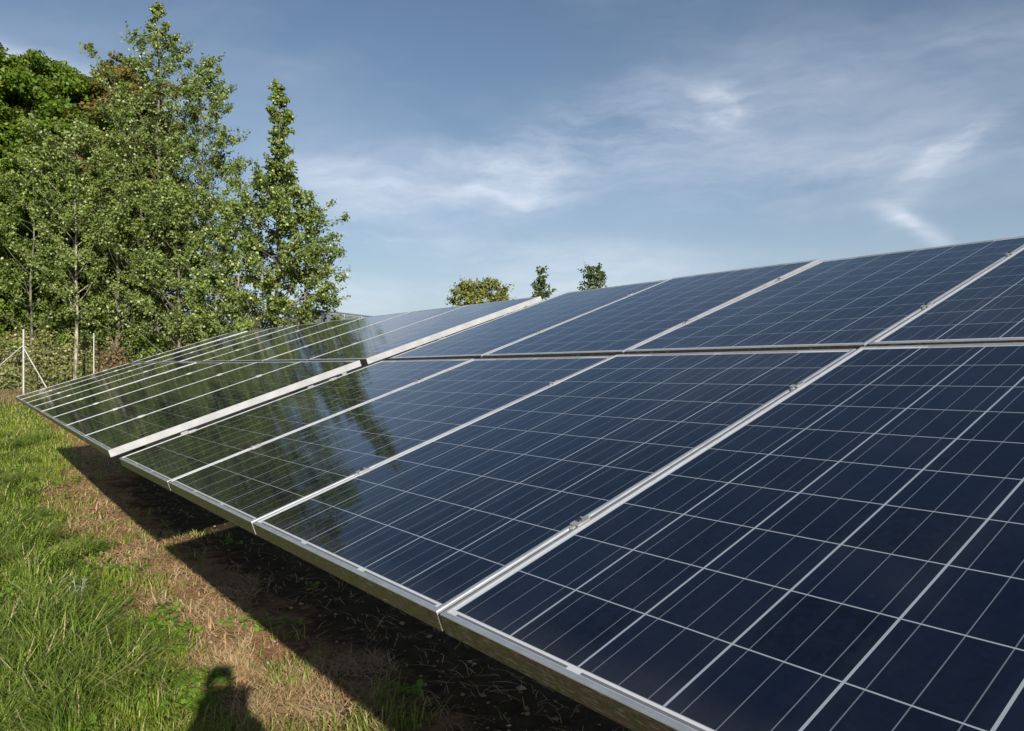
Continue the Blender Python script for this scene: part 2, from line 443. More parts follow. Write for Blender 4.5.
M_bush = leaf_mat('bush_leaves', (.13, .17, .035), (.30, .33, .10), (.42, .36, .20), .20, .25)
M_rust = leaf_mat('rusty_leaves', (.22, .12, .06), (.36, .20, .12), (.15, .17, .05), .45, .25)
M_dist = leaf_mat('distant_leaves', (.12, .15, .03), (.22, .24, .06), (.30, .28, .09), .12, .2)
M_distd = leaf_mat('distant_dark_leaves', (.05, .085, .03), (.10, .145, .05), None, 0, .2)
def bark(name, c0, c1):
    m, nt, b = mat(name); P = wpos(nt)
    n1 = noise(nt, mapping(nt, P, (1, 1, .35)), 9, 5, .7)
    setb(nt, b, color=mixc(nt, n1.ramp(.4, .62), c0, c1), rough=.85); bump(nt, n1, .5, .03, b); return m
M_pale = bark('pale_aspen_bark', (.10, .09, .06), (.44, .42, .33)); M_grey = bark('grey_poplar_bark', (.05, .05, .035), (.20, .19, .14)); M_dark = bark('dark_bark', (.05, .04, .03), (.14, .11, .08))

def leaves(C, size, rg, flat=.0, droop=.0):
    """diamond leaves folded a little along the midrib; C centres"""
    n = len(C)
    th = rg.uniform(0, 2 * np.pi, n); z = rg.uniform(-1, 1, n) * .95
    a = np.c_[np.cos(th) * np.sqrt(1 - z * z), np.sin(th) * np.sqrt(1 - z * z), z]
    a[:, 2] -= droop; a /= np.linalg.norm(a, axis=1)[:, None]
    b = np.cross(a, rg.normal(size=(n, 3))); b /= np.linalg.norm(b, axis=1)[:, None]
    c = np.cross(a, b)
    s = (size * rg.uniform(.65, 1.3, n))[:, None]
    V = np.stack([C - a * s * .5, C + b * s * .40 - a * s * .08 + c * s * .09, C + a * s * .55, C - b * s * .40 - a * s * .08 + c * s * .09], 1).reshape(-1, 3)
    i = np.arange(n)[:, None] * 4
    return V, np.concatenate([i + [0, 1, 2], i + [0, 2, 3]])
def branch_tree(name, label, cat, x, y, H, prof, lm, bk, seed, trunk_r, limbs=60, twigs=9, per=40, lsize=.085, base=.12, rise=(.35, .9), lean=(0, 0), group=None, spread=.20, trunks=1):
    """prof(t) -> crown radius at height fraction t (0 base of crown, 1 top)"""
    rg = np.random.default_rng(seed); g = gz(x, y)
    t = thing(name, label, cat, (x, y, g), group=group)
    bm = bmesh.new(); bb_ = bmesh.new(); LC = []
    for tk in range(trunks):
        ang0 = rg.uniform(0, 6.28); off = 0 if tk == 0 else 1
        Ht = H * (1 if tk == 0 else rg.uniform(.60, .76)); sx, sy = (math.cos(ang0) * off, math.sin(ang0) * off)
        k_ = 12; wob = np.cumsum(rg.normal(0, H * .0035, (k_ + 1, 2)), 0); wob[0] = 0
        fr = np.linspace(0, 1, k_ + 1)
        tp = np.c_[wob[:, 0] + lean[0] * fr * H + sx * fr * H * .11, wob[:, 1] + lean[1] * fr * H + sy * fr * H * .11, fr * Ht]
        tp[0, 2] = -.25
        add_tube(bm, tp.tolist(), [trunk_r * (1 - .93 * q) ** .85 + .006 for q in fr], 8)
        nl = int(limbs * .80) if tk == 0 else limbs // 2
        for i in range(nl):
            q = base + (1 - base) * ((i + rg.uniform(0, 1)) / nl) ** .9 * .985
            p0 = np.array([np.interp(q, fr, tp[:, k]) for k in range(3)])
            tq = (q - base) / (1 - base); rad = prof(tq * Ht / H) * rg.uniform(.55, 1.08) * (1 if tk == 0 else .7)
            az = i * 2.399 + rg.uniform(-.5, .5); el = rg.uniform(*rise)
            ns = 5; pts = [p0]; d = np.array([math.cos(az) * math.cos(el), math.sin(az) * math.cos(el), math.sin(el)])
            step = rad / math.cos(el) / ns
            for k in range(ns):
                d = d + rg.normal(0, .10, 3); d[2] += .02; d /= np.linalg.norm(d); pts.append(pts[-1] + d * step)
            pts = np.array(pts); r0 = max(.008, trunk_r * .34 * (1 - q) + .006)
            add_tube(bb_, pts.tolist(), [r0 * (1 - .85 * k / ns) for k in range(ns + 1)], 5, False)
            for j in range(twigs):
                s = rg.uniform(.30, 1.0) ** .8; pt = np.array([np.interp(s * ns, range(ns + 1), pts[:, k]) for k in range(3)])
                sl = spread * min(1.0, .42 + rad / 1.8); tl = sl * rg.uniform(1.2, 2.6) * (1.15 - .4 * s); dd = rg.normal(size=3) + d * .8; dd[2] = abs(dd[2]) * .7 + .1; dd /= np.linalg.norm(dd)
                e = pt + dd * tl
                add_tube(bb_, [pt.tolist(), e.tolist()], [r0 * .35, .003], 3, False)
                m_ = max(3, int(per * rg.uniform(.25, 1.15) * min(1.0, .22 + rad / 1.3)))
                f = rg.uniform(.1, 1.1, m_)[:, None]
                LC.append(pt + (e - pt) * f + rg.normal(0, sl * .30, (m_, 3)))
    link('trunk', bm_mesh('trunk', bm, True), bk, t)
    link('branches', bm_mesh('branches', bb_, True), bk, t)
    V, F = leaves(np.concatenate(LC), lsize, rg)
    link('crown', npmesh('crown', V, F), lm, t)
    return t
def blob_tree(name, label, cat, x, y, H, blobs, lm, bk, seed, trunk_r, lsize=.16, dens=420, group=None, holes=.35):
    """blobs: (dx,dy,dz,r) leaf clumps, each a ragged shell plus a thinner core"""
    rg = np.random.default_rng(seed); g = gz(x, y); t = thing(name, label, cat, (x, y, g), group=group)
    bm = bmesh.new(); add_tube(bm, [(0, 0, -.3), (.05, .02, H * .3), (0, .05, H * .6), (.03, 0, H * .85)], [trunk_r, trunk_r * .8, trunk_r * .5, trunk_r * .15], 9)
    link('trunk', bm_mesh('trunk', bm, True), bk, t)
    bb_ = bmesh.new(); LC = []
    for (dx, dy, dz, r) in blobs:
        c = np.array([dx, dy, dz]); p0 = (0, 0, max(H * .15, min(dz - .8 * r, H * .8)))
        add_tube(bb_, [p0, ((dx) * .5, dy * .5, (p0[2] + dz) * .52), (dx, dy, dz)], [trunk_r * .35, trunk_r * .22, trunk_r * .06], 5, False)
        for s in range(int(13 * r * r) + 9):            # clumps over the blob
            v = rg.normal(size=3); v /= np.linalg.norm(v); v[2] = v[2] * .8
            cc = c + v * r * rg.uniform(.45, 1.18); cr = r * rg.uniform(.22, .42)
            if rg.uniform() < holes * .4: continue
            n = int(dens * cr * cr * 2.5) + 10
            q = rg.normal(size=(n, 3)); q /= np.linalg.norm(q, axis=1)[:, None]; q[:, 2] *= .62
            LC.append(cc + q * cr * rg.uniform(.35, 1.1, n)[:, None])
            if s % 3 == 0: add_tube(bb_, [c.tolist(), cc.tolist()], [trunk_r * .08, .01], 4, False)
    link('branches', bm_mesh('branches', bb_, True), bk, t)
    V, F = leaves(np.concatenate(LC), lsize, rg)
    link('crown', npmesh('crown', V, F), lm, t); return t
def X_at(px, Y): return (px - 512) / 753.3 * Y
def Z_at(py, Y): return 1.66 + (365.5 - py) / 753.3 * Y

def prof_of(pts):
    xs, ys = zip(*pts); return lambda t: float(np.interp(t, xs, ys))
# poplars behind the fence (heights from where their tips stand against the sky)
def poplar(px, Y, ytop, pts, seed, label, r=.11, **k):
    x = X_at(px, Y); H = Z_at(ytop, Y) - gz(x, Y)
    return branch_tree('poplar_tree', label, 'tree', x, Y, H, prof_of(pts), M_aspen, k.pop('bk', M_pale), seed, r, group='young poplars behind the fence', **k)
poplar(156, 26.5, 2, [(0, 2.2), (.25, 3.2), (.45, 3.0), (.60, 2.4), (.74, 1.8), (.83, .85), (.92, .35), (1, .06)], 1, 'tallest poplar, its thin tip reaching the top of the photo', .10, bk=M_grey, limbs=104, twigs=11, per=36, trunks=2, lean=(.004, 0))
poplar(77, 25.0, 132, [(0, 1.2), (.3, 2.1), (.6, 2.0), (.85, 1.2), (1, .3)], 2, 'poplar with a bare pale trunk just right of the braced fence post', .058, limbs=72, twigs=10, per=38, base=.26)
poplar(206, 26.0, 70, [(0, 1.7), (.3, 2.2), (.55, 1.9), (.8, 1.3), (1, .3)], 3, 'poplar between the tallest one and the right-hand one, ragged narrow top', .055, bk=M_grey, limbs=80, twigs=10, per=36, trunks=2)
poplar(276, 24.0, 84, [(0, 2.3), (.12, 2.75), (.30, 2.6), (.44, 2.1), (.56, 1.4), (.66, .6), (.74, .36), (.88, .3), (1, .06)], 4, 'right-hand poplar standing apart with a thin spire above a wide base', .07, limbs=130, twigs=10, per=50, rise=(.25, .8), trunks=1, bk=M_dark, base=.06, lsize=.09)
poplar(118, 25.6, 165, [(0, 1.5), (.35, 2.4), (.7, 1.9), (1, .5)], 5, 'low poplar in the gap between the bare pale trunk and the tallest one', .075, bk=M_grey, limbs=66, twigs=10, per=38)
poplar(28, 26.4, 165, [(0, 1.6), (.4, 2.3), (.75, 1.7), (1, .4)], 6, 'low leafy poplar above the braced fence post at the left edge', .05, bk=M_grey, limbs=60, twigs=10, per=38)
poplar(180, 25.2, 190, [(0, 1.9), (.4, 2.3), (.8, 1.5), (1, .4)], 7, 'low bushy poplar in front of the tallest one, above the far panels', .06, bk=M_grey, limbs=64, twigs=9, per=38, base=.06)
poplar(236, 25.4, 205, [(0, 1.8), (.4, 2.1), (.8, 1.3), (1, .4)], 9, 'low poplar filling the gap left of the right-hand poplar', .06, limbs=54, twigs=9, per=36, base=.06)
poplar(306, 24.2, 196, [(0, 1.0), (.25, 1.45), (.55, 1.25), (.8, .7), (1, .15)], 17, 'low slender poplar at the right foot of the right-hand poplar', .05, bk=M_grey, limbs=70, twigs=8, per=34, base=.05)
poplar(-75, 26.0, 90, [(0, 1.8), (.3, 2.8), (.6, 2.4), (.85, 1.3), (1, .2)], 8, 'poplar just outside the left photo edge', .11, limbs=70, twigs=9, per=36)
# maples farther back
def maple(px, Y, ytop, wpx, lm, seed, label, dens=300):
    x = X_at(px, Y); H = Z_at(ytop, Y) - gz(x, Y); rr = wpx / 753.3 * Y; rg = np.random.default_rng(seed)
    bl = []
    for k in range(38):
        q = (k + .5) / 38; z = H * (.17 + .74 * q); ww = rr * math.sin(math.pi * min(1, .22 + .70 * q)) ** .7
        a = k * 2.4; r_ = rg.uniform(.26, .40) * rr + .35; bl.append((math.cos(a) * ww * rg.uniform(.35, .95), math.sin(a) * ww * rg.uniform(.35, .95), z, r_))
    bl.append((0, 0, H - .9, .9))
    return blob_tree('maple_tree', label, 'tree', x, Y, H, bl, lm, M_dark, seed, .28, .15, dens, group='broad trees at the back left')
maple(28, 31.0, 50, 78, M_maple, 21, 'broad dark green maple with a rounded top at the left edge')
maple(118, 33.0, 54, 62, M_brown, 22, 'maple with bronze brown leaves at its top, behind the tallest poplar')
maple(-90, 32.0, 70, 90, M_maple, 23, 'broad green maple outside the left photo edge')
# distant tree tops beyond the tables
def treetop(px, Y, ytop, rad, lm, seed, label, **k):
    x = X_at(px, Y); H = Z_at(ytop, Y) - gz(x, Y)
    branch_tree('distant_tree', label, 'tree', x, Y, H, prof_of([(0, rad * .7), (.35, rad), (.7, rad * .85), (.9, rad * .5), (1, .2)]), lm, M_dark, seed, .14, lsize=.20, base=.30, spread=.42, group='distant trees beyond the near table', **k)
treetop(468, 62, 286, 1.5, M_dist, 31, 'wide yellowish distant tree top, left one of the pair above the far table', limbs=44, twigs=9, per=26)
treetop(492, 64, 282, 1.7, M_dist, 34, 'wide yellowish distant tree top, right one of the pair above the far table', limbs=44, twigs=9, per=26)
treetop(541, 60, 273, .75, M_distd, 32, 'small narrow distant tree top at the end of the broad white rail', limbs=40, twigs=8, per=26)
treetop(595, 63, 270, 1.25, M_distd, 33, 'small dark round distant tree top above the near table', limbs=40, twigs=9, per=26)
# hedge and brush behind the fence
def bush(px, Y, ytop, wpx, lm, seed, label, dens=420, ls=.095):
    x = X_at(px, Y); g = gz(x, Y); H = Z_at(ytop, Y) - g; rr = wpx / 753.3 * Y / 2; rg = np.random.default_rng(seed)
    t = thing('bush', label, 'bush', (x, Y, g), group='bushes behind the fence'); LC = []; bm = bmesh.new()
    for i in range(40):
        a = rg.uniform(0, 6.28); s = rg.uniform(0, 1) ** .5; top = np.array([math.cos(a) * rr * s, math.sin(a) * rr * s * .7, H * rg.uniform(.35, 1.0) * (1 - .35 * s * s)])
        add_tube(bm, [(top[0] * .15, top[1] * .15, -.1), (top * .55 + [0, 0, .05 * H]).tolist(), top.tolist()], [.022, .013, .004], 4, False)
        for _ in range(9):
            f = rg.uniform(.12, 1); c = top * [f ** .6, f ** .6, f] + rg.normal(0, .12, 3); n = int(dens * .11)
            LC.append(c + rg.normal(0, .14, (n, 3)))
    C_ = np.concatenate(LC); C_ = C_[C_[:, 2] > .02]
    link('stems', bm_mesh('stems', bm), M_dark, t); V, F = leaves(C_, ls, rg); link('foliage', npmesh('foliage', V, F), lm, t); return t
bush(-40, 26.5, 315, 100, M_bush, 41, 'bush outside the left edge behind the fence')
bush(4, 27.0, 318, 90, M_bush, 42, 'pale green bush behind the braced fence post at the left edge')
bush(50, 26.6, 322, 70, M_bush, 43, 'pale green bush between the braced post and the bare pale trunk')
bush(88, 27.2, 318, 60, M_bush, 44, 'green bush behind the single fence post')
bush(113, 25.2, 336, 26, M_rust, 45, 'small rusty red-brown bush right of the single fence post', 170)
bush(140, 26.6, 312, 80, M_maple, 46, 'deep green bush right of the rusty one')
bush(195, 27.0, 295, 90, M_bush, 47, 'green bush under the tallest poplar, above the far panels')
bush(250, 26.6, 295, 80, M_bush, 48, 'green bush under the right-hand poplar')
bush(30, 29.5, 285, 120, M_maple, 49, 'tall deep green bush in the shade behind the pale ones, left edge')
bush(105, 29.5, 280, 120, M_maple, 50, 'tall deep green bush in the shade behind the rusty bush')
bush(185, 30.0, 280, 120, M_maple, 51, 'tall deep green bush in the shade behind the low bushy poplar')
bush(-70, 29.5, 280, 120, M_maple, 52, 'tall deep green bush outside the left edge')
# ------------------------------------------------------------------ wire fence
def fence():
    Yf = 24.0
    t = thing('wire_fence', 'wire mesh fence on pale steel posts with one braced post in front of the bushes', 'fence', (X_at(23.5, Yf), Yf, gz(X_at(23.5, Yf), Yf)))
    o = t.location
    def P3_(x, y, z): return (x - o.x, y - o.y, z - o.z)
    xs = [X_at(23.5, Yf) - 2.55 * 2, X_at(23.5, Yf) - 2.3, X_at(23.5, Yf), X_at(93.8, Yf), X_at(93.8, Yf) + 4.6]
    xs.insert(0, xs[0] - 2.3)
    for i, x in enumerate(xs):
        g = gz(x, Yf); top = Z_at(330 if abs(x - o.x) < .1 else 334, Yf); r = .030 if abs(x - o.x) < .1 else .021
        bm = bmesh.new(); add_tube(bm, [P3_(x, Yf, g - .3), P3_(x, Yf, top)], r, 8); link('post', bm_mesh('post', bm, False), M_post, t)
        bm = bmesh.new(); add_tube(bm, [P3_(x, Yf, top - .004), P3_(x, Yf, top + .015), P3_(x, Yf, top + .028)], [r * 1.15, r * 1.15, r * .5], 8); link('post_cap', bm_mesh('post_cap', bm, False), M_post, t)
    zt = Z_at(346, Yf)
    for dx in (-1.85, .98):
        bm = bmesh.new(); add_tube(bm, [P3_(o.x, Yf - .05, zt), P3_(o.x + dx, Yf - .05 + (-.2 if dx < 0 else 0), gz(o.x + dx, Yf) - .02)], .02, 8)
        link('brace', bm_mesh('brace', bm, False), M_post, t)
    bm = bmesh.new(); x0, x1 = xs[0], xs[-1]; s = .12; Hh = 1.62
    def wire(a, b_, r=.0034): add_tube(bm, [a, b_], r, 3, False)
    for z in np.arange(.08, Hh + .01, s * 1.28): wire(P3_(x0, Yf + .03, gz(o.x, Yf) + z), P3_(x1, Yf + .03, gz(o.x, Yf) + z))
    for x in np.arange(x0, x1, s): wire(P3_(x, Yf + .034, gz(o.x, Yf) + .05), P3_(x, Yf + .034, gz(o.x, Yf) + Hh))
    link('wire_mesh', bm_mesh('wire_mesh', bm), M_galv, t)
fence()

# grey screened fence standing beyond the right-hand poplar
def screen_fence():
    a = np.array([X_at(283, 25.6), 25.6]); d = np.array([1.43, 3.9]); d /= np.linalg.norm(d)
    t = thing('screen_fence', 'tall grey fence with mesh screen panels seen beyond the right-hand poplar', 'fence', (a[0], a[1], gz(*a)))
    m, nt, b = mat('grey_screen'); P = wpos(nt)
    setb(nt, b, color=(.16, .17, .19), rough=.7); tr = nt.nodes.new('ShaderNodeBsdfTransparent'); mx = nt.nodes.new('ShaderNodeMixShader'); mx.inputs[0].default_value = .42
    nt.links.new(b.outputs[0], mx.inputs[1]); nt.links.new(tr.outputs[0], mx.inputs[2]); nt.links.new(mx.outputs[0], nt.nodes['Material Output'].inputs[0])
    n = 9; sp = 1.25; top = 3.02
    for k in range(n + 1):
        p = a + d * sp * k - [a[0], a[1]]; g = gz(*(a + d * sp * k)) - gz(*a)
        bm = bmesh.new(); add_box(bm, (p[0] - .03, p[1] - .03, g - .2), (p[0] + .03, p[1] + .03, top)); link('post', bm_mesh('post', bm), M_galv, t)
        if k < n:
            q = p + d * sp; nn = np.array([-d[1], d[0]]) * .01; bm = bmesh.new()
            for (z0, z1) in ((.15, top - .03),):
                vs = [bm.verts.new((*(pp + s * nn), z)) for s in (-1, 1) for pp, z in ((p + d * .04, z0), (q - d * .04, z0), (q - d * .04, z1), (p + d * .04, z1))]
                bm.faces.new(vs[:4]); bm.faces.new(vs[4:][::-1])
                for i in range(4): bm.faces.new((vs[i], vs[(i + 1) % 4], vs[4 + (i + 1) % 4], vs[4 + i]))
            link('screen_panel', bm_mesh('screen_panel', bm), m, t)
    e = d * sp * n; bm = bmesh.new(); add_tube(bm, [(0, 0, top + .02), (e[0], e[1], top + .02)], .035, 6); link('top_rail', bm_mesh('top_rail', bm), M_galv, t)
screen_fence()

# ------------------------------------------------------------------ grass
def blades(Px, Py, h, wd, rg, bend=.5, wind=(0, 0), droopy=.3):
    n = len(Px); z = ground_z(Px, Py); az = rg.uniform(0, 2 * np.pi, n)
    d = np.c_[np.cos(az), np.sin(az)]; side_ = np.c_[-d[:, 1], d[:, 0]]
    bn = h * bend * rg.uniform(.3, 1.3, n); base = np.c_[Px, Py, z - .01]
    V = np.zeros((n, 7, 3))
    for i, (f, ww) in enumerate(((0, 1.0), (.4, .9), (.75, .6))):
        off = (bn * f ** 2)[:, None] * d + np.array(wind) * (h * f ** 2)[:, None]
        zz = h * (f - droopy * bend * f ** 3)
        c = base + np.c_[off, zz]; s = np.c_[side_ * (wd * ww / 2)[:, None], np.zeros(n)]
        V[:, 2 * i] = c - s; V[:, 2 * i + 1] = c + s
    off = bn[:, None] * d + np.array(wind) * h[:, None]; V[:, 6] = base + np.c_[off, h * (1 - droopy * bend * 1.25)]
    i = np.arange(n)[:, None] * 7
    return V.reshape(-1, 3), [np.concatenate([i + [0, 1, 3, 2], i + [2, 3, 5, 4]]), i + [4, 5, 6]]
def vnoise(x, y, s, seed):
    """cheap smooth value noise for patchiness"""
    rg = np.random.default_rng(seed); T = rg.uniform(0, 1, (64, 64)); u = x / s; v = y / s; iu = np.floor(u).astype(int); iv = np.floor(v).astype(int)
    fu = u - iu; fv = v - iv; fu = fu * fu * (3 - 2 * fu); fv = fv * fv * (3 - 2 * fv)
    g = lambda a, b_: T[a % 64, b_ % 64]
    return (g(iu, iv) * (1 - fu) + g(iu + 1, iv) * fu) * (1 - fv) + (g(iu, iv + 1) * (1 - fu) + g(iu + 1, iv + 1) * fu) * fv
def scatter(n, rg, ymin, ymax, pw=1.0, xl=-.86, xr=.45):
    """more samples near the camera"""
    y = ymin * (ymax / ymin) ** (rg.uniform(0, 1, n) ** pw); x = y * rg.uniform(xl, xr, n); return x, y
def wof(x, y):
    t = np.clip((np.asarray(y) - 8.5) / 6.5, 0, 1); return (x - E0[0]) * EW[0] + (y - E0[1]) * EW[1] + t * t * (3 - 2 * t)
M_grass = leaf_mat('meadow_grass', (.11, .19, .016), (.33, .40, .055), (.52, .46, .24), .14, .35, .5, 3.5)
M_tall = leaf_mat('tall_grass', (.10, .19, .025), (.33, .42, .075), (.55, .48, .25), .09, .3, .34, 5.0)
M_dryg = leaf_mat('dry_grass', (.38, .23, .11), (.70, .52, .30), (.18, .20, .06), .15, .15, .7)
M_dryf = leaf_mat('dry_fence_grass', (.20, .13, .07), (.36, .26, .16), (.14, .16, .05), .3, .15, .7)
M_clover = leaf_mat('clover_leaves', (.10, .20, .02), (.20, .32, .045), None, 0, .3, .5)

rg = np.random.default_rng(7)
x, y = scatter(230000, rg, 2.6, 30); ww = wof(x, y) + (vnoise(x, y, .7, 1) - .5) * .9 + (vnoise(x, y, .22, 2) - .5) * .35
keep = (rg.uniform(0, 1, len(x)) < np.clip((ww + .42) / .45, 0, 1)) | ((ww > -1.05) & (rg.uniform(0, 1, len(x)) < .28 * (vnoise(x, y, .3, 5) > .60)))
keep &= (y < 18 + 6 * vnoise(x, y, 2, 6)) | (rg.uniform(0, 1, len(x)) < .25)
x, y = x[keep], y[keep]; tall = .5 + .9 * vnoise(x, y, .55, 3)
h = (.035 + .065 * tall * rg.uniform(.5, 1.3, len(x))) * (1 + .03 * y); wd = (.0028 + .00075 * y) * rg.uniform(.6, 1.3, len(x))
V, F = blades(x, y, h, wd, rg, .75)
tag(link('grass', npmesh('grass', V, F), M_grass), 'short sunlit green grass beside the dry strip along the panels', 'grass', kind='stuff')

# tufts of long grass in the left foreground
rg = np.random.default_rng(8); tx = []; ty = []; th_ = []
cents = []
for k in range(230):
    cy_ = 2.9 * (15 / 2.9) ** rg.uniform(0, 1) ; cx_ = cy_ * rg.uniform(-.80, -.42)
    if wof(cx_, cy_) < -.05 or vnoise(np.array([cx_]), np.array([cy_]), .9, 9)[0] < .30: continue
    cents.append((cx_, cy_, rg.uniform(.55, 1.0)))
cents += [(X_at(60, 3.9), 3.9, 1.25), (X_at(110, 3.7), 3.7, 1.15), (X_at(20, 4.2), 4.2, 1.1), (X_at(25, 3.5), 3.5, 1.1), (X_at(85, 4.35), 4.35, 1.0), (X_at(140, 3.55), 3.55, .9), (X_at(40, 5.6), 5.6, 1.1), (X_at(10, 7.0), 7.0, 1.1), (X_at(80, 6.3), 6.3, .8), (X_at(60, 3.3), 3.3, 1.1)]
for cx_, cy_, s in cents:
    n = int(250 * s); a = rg.uniform(0, 6.28, n); r_ = .10 * s * (1 + .05 * cy_) * np.sqrt(rg.uniform(0, 1, n))
    tx.append(cx_ + np.cos(a) * r_); ty.append(cy_ + np.sin(a) * r_); th_.append(np.full(n, s))
tx = np.concatenate(tx); ty = np.concatenate(ty); ts = np.concatenate(th_)
h = .42 * ts * rg.uniform(.35, 1.2, len(tx)); wd = (.0042 + .0007 * ty) * rg.uniform(.6, 1.2, len(tx))
V, F = blades(tx, ty, h, wd, rg, .85, (.12, .10), .55)
tag(link('tall_grass', npmesh('tall_grass', V, F), M_tall), 'tufts of long arching grass in the left foreground', 'grass', kind='stuff')

# dry cut straw over the strip and thinly through the grass
rg = np.random.default_rng(9); x, y = scatter(200000, rg, 2.6, 26); ww = wof(x, y) + (vnoise(x, y, .7, 1) - .5) * .8
pr = np.where(ww > -.3, .10, np.where(ww > -.92, .9, .05)) * (.35 + .65 * (vnoise(x, y, .35, 12) > .42)); k = rg.uniform(0, 1, len(x)) < pr
x, y = x[k], y[k]; n = len(x); L_ = rg.uniform(.03, .13, n) * (1 + .03 * y); wd = (.0014 + .0006 * y) * rg.uniform(.6, 1.3, n)
az = rg.normal(2.2, .9, n); el = np.abs(rg.normal(0, .16, n)); dv = np.c_[np.cos(az) * np.cos(el), np.sin(az) * np.cos(el), np.sin(el)]
sd = np.cross(dv, [0, 0, 1]); sd /= np.linalg.norm(sd, axis=1)[:, None]; c0 = np.c_[x, y, ground_z(x, y) + .006 + rg.uniform(0, .02, n)]
mid_ = c0 + dv * (L_ * .5)[:, None] + np.c_[rg.normal(0, .008, (n, 2)), np.abs(rg.normal(0, .008, n))]; c1_ = c0 + dv * L_[:, None]
s = sd * (wd / 2)[:, None]; V = np.stack([c0 - s, c0 + s, mid_ - s, mid_ + s, c1_ - s * .6, c1_ + s * .6], 1).reshape(-1, 3); i = np.arange(n)[:, None] * 6
tag(link('dry_straw', npmesh('dry_straw', V, np.concatenate([i + [0, 1, 3, 2], i + [2, 3, 5, 4]])), M_dryg), 'dry cut straw lying over the bare strip along the panels', 'straw', kind='stuff')

# short dry stalks of grass near the fence
rg = np.random.default_rng(10); n = 45000; y = rg.uniform(22, 31, n); x = y * rg.uniform(-.9, -.35, n)
k = vnoise(x, y, 1.5, 15) > .30; x, y = x[k], y[k]; h = rg.uniform(.05, .36, len(x)); V, F = blades(x, y, h, np.full(len(x), .018), rg, .6)
tag(link('dry_grass', npmesh('dry_grass', V, F), M_dryf), 'tall dry straw-coloured grass along the foot of the fence', 'grass', kind='stuff')

# clover and small broad leaves
rg = np.random.default_rng(12); x, y = scatter(26000, rg, 2.7, 14, 1.1); ww = wof(x, y) + (vnoise(x, y, .5, 18) - .5) * .8
k = ((ww > -.35) & (vnoise(x, y, .4, 19) > .50)) | ((ww > -1.25) & (vnoise(x, y, .25, 20) > .80)); x, y = x[k], y[k]; LC = []
for a in range(3):
    t_ = rg.uniform(0, 6.28, len(x)); LC.append(np.c_[x + np.cos(t_) * .014, y + np.sin(t_) * .014, ground_z(x, y) + rg.uniform(.02, .07, len(x))])
C_ = np.concatenate(LC); n = len(C_); rr_ = rg.uniform(.007, .016, n)[:, None] * (1 + .05 * C_[:, 1:2]); ta = rg.uniform(0, 6.28, n); tn = rg.normal(0, .35, (n, 2))
u_ = np.c_[np.cos(ta), np.sin(ta), tn[:, 0]]; v_ = np.c_[-np.sin(ta), np.cos(ta), tn[:, 1]]
V = np.stack([C_ + (u_ * math.cos(q) + v_ * math.sin(q)) * rr_ for q in np.linspace(0, 2 * math.pi, 7)[:-1]], 1).reshape(-1, 3); i = np.arange(n)[:, None] * 6
tag(link('clover', npmesh('clover', V, i + np.arange(6)[None]), M_clover), 'patches of clover and small round leaves in the grass', 'clover', kind='stuff')

# small clods and stones on the bare strip
rg = np.random.default_rng(14); x, y = scatter(9000, rg, 2.6, 16); ww = wof(x, y); k = (ww < -.2) & (ww > -1.7) & (rg.uniform(0, 1, len(x)) < .6); x, y = x[k], y[k]; n = len(x)
octa = np.array([(1, 0, 0), (0, 1, 0), (-1, 0, 0), (0, -1, 0), (0, 0, .7), (0, 0, -.7)]); of = np.array([(0, 1, 4), (1, 2, 4), (2, 3, 4), (3, 0, 4), (1, 0, 5), (2, 1, 5), (3, 2, 5), (0, 3, 5)])
sz = rg.gamma(2.0, .0038, n).clip(.003, .028); V = octa[None] * sz[:, None, None] * rg.uniform(.6, 1.4, (n, 6, 1)); ca, sa = np.cos(x * 99), np.sin(x * 99)
V = np.stack([V[..., 0] * ca[:, None] - V[..., 1] * sa[:, None], V[..., 0] * sa[:, None] + V[..., 1] * ca[:, None], V[..., 2]], -1) + np.c_[x, y, ground_z(x, y) + sz * .3][:, None]
m_clod, nt, b = mat('soil_clods'); setb(nt, b, color=mixc(nt, island(nt), (.16, .10, .055), (.42, .33, .23)), rough=.95)
tag(link('clods', npmesh('clods', V.reshape(-1, 3), (np.arange(n)[:, None, None] * 6 + of[None]).reshape(-1, 3)), m_clod), 'small clods and stones scattered on the bare strip', 'soil clods', kind='stuff')

# one pale weed standing in the grass
def weed(px, py_, label):
    Y = 1.66 * 753.3 / (py_ - 365.5); x = X_at(px, Y); g = gz(x, Y); t = thing('weed', label, 'plant', (x, Y, g)); rg = np.random.default_rng(13)
    m = leaf_mat('pale_weed_leaves', (.22, .26, .17), (.36, .40, .30), None, 0, .2, .7); bm = bmesh.new(); LV = bmesh.new()
    for s in range(5):
        a = s * 1.3; h = rg.uniform(.16, .26); tip = Vector((math.cos(a) * .05, math.sin(a) * .05, h)); add_tube(bm, [(0, 0, -.02), (tip * .5 + Vector((0, 0, .02))), tip], [.004, .003, .0015], 5)
        for k in range(11):
            f = .25 + .75 * k / 10; p = tip * f; aa = k * 2.4 + s; L_ = .055 * (1.2 - f * .6); d = Vector((math.cos(aa), math.sin(aa), .35)).normalized(); q = d.cross(Vector((0, 0, 1))).normalized() * L_ * .28
            vs = [LV.verts.new(v) for v in (p, p + d * L_ * .45 + q, p + d * L_, p + d * L_ * .45 - q)]; LV.faces.new(vs)
    me = bpy.data.meshes.new('leaves'); LV.to_mesh(me); LV.free()
    link('stem', bm_mesh('stem', bm), m, t); link('leaves', me, m, t)
weed(78, 622, 'pale silvery weed standing in the grass left of the dry strip')

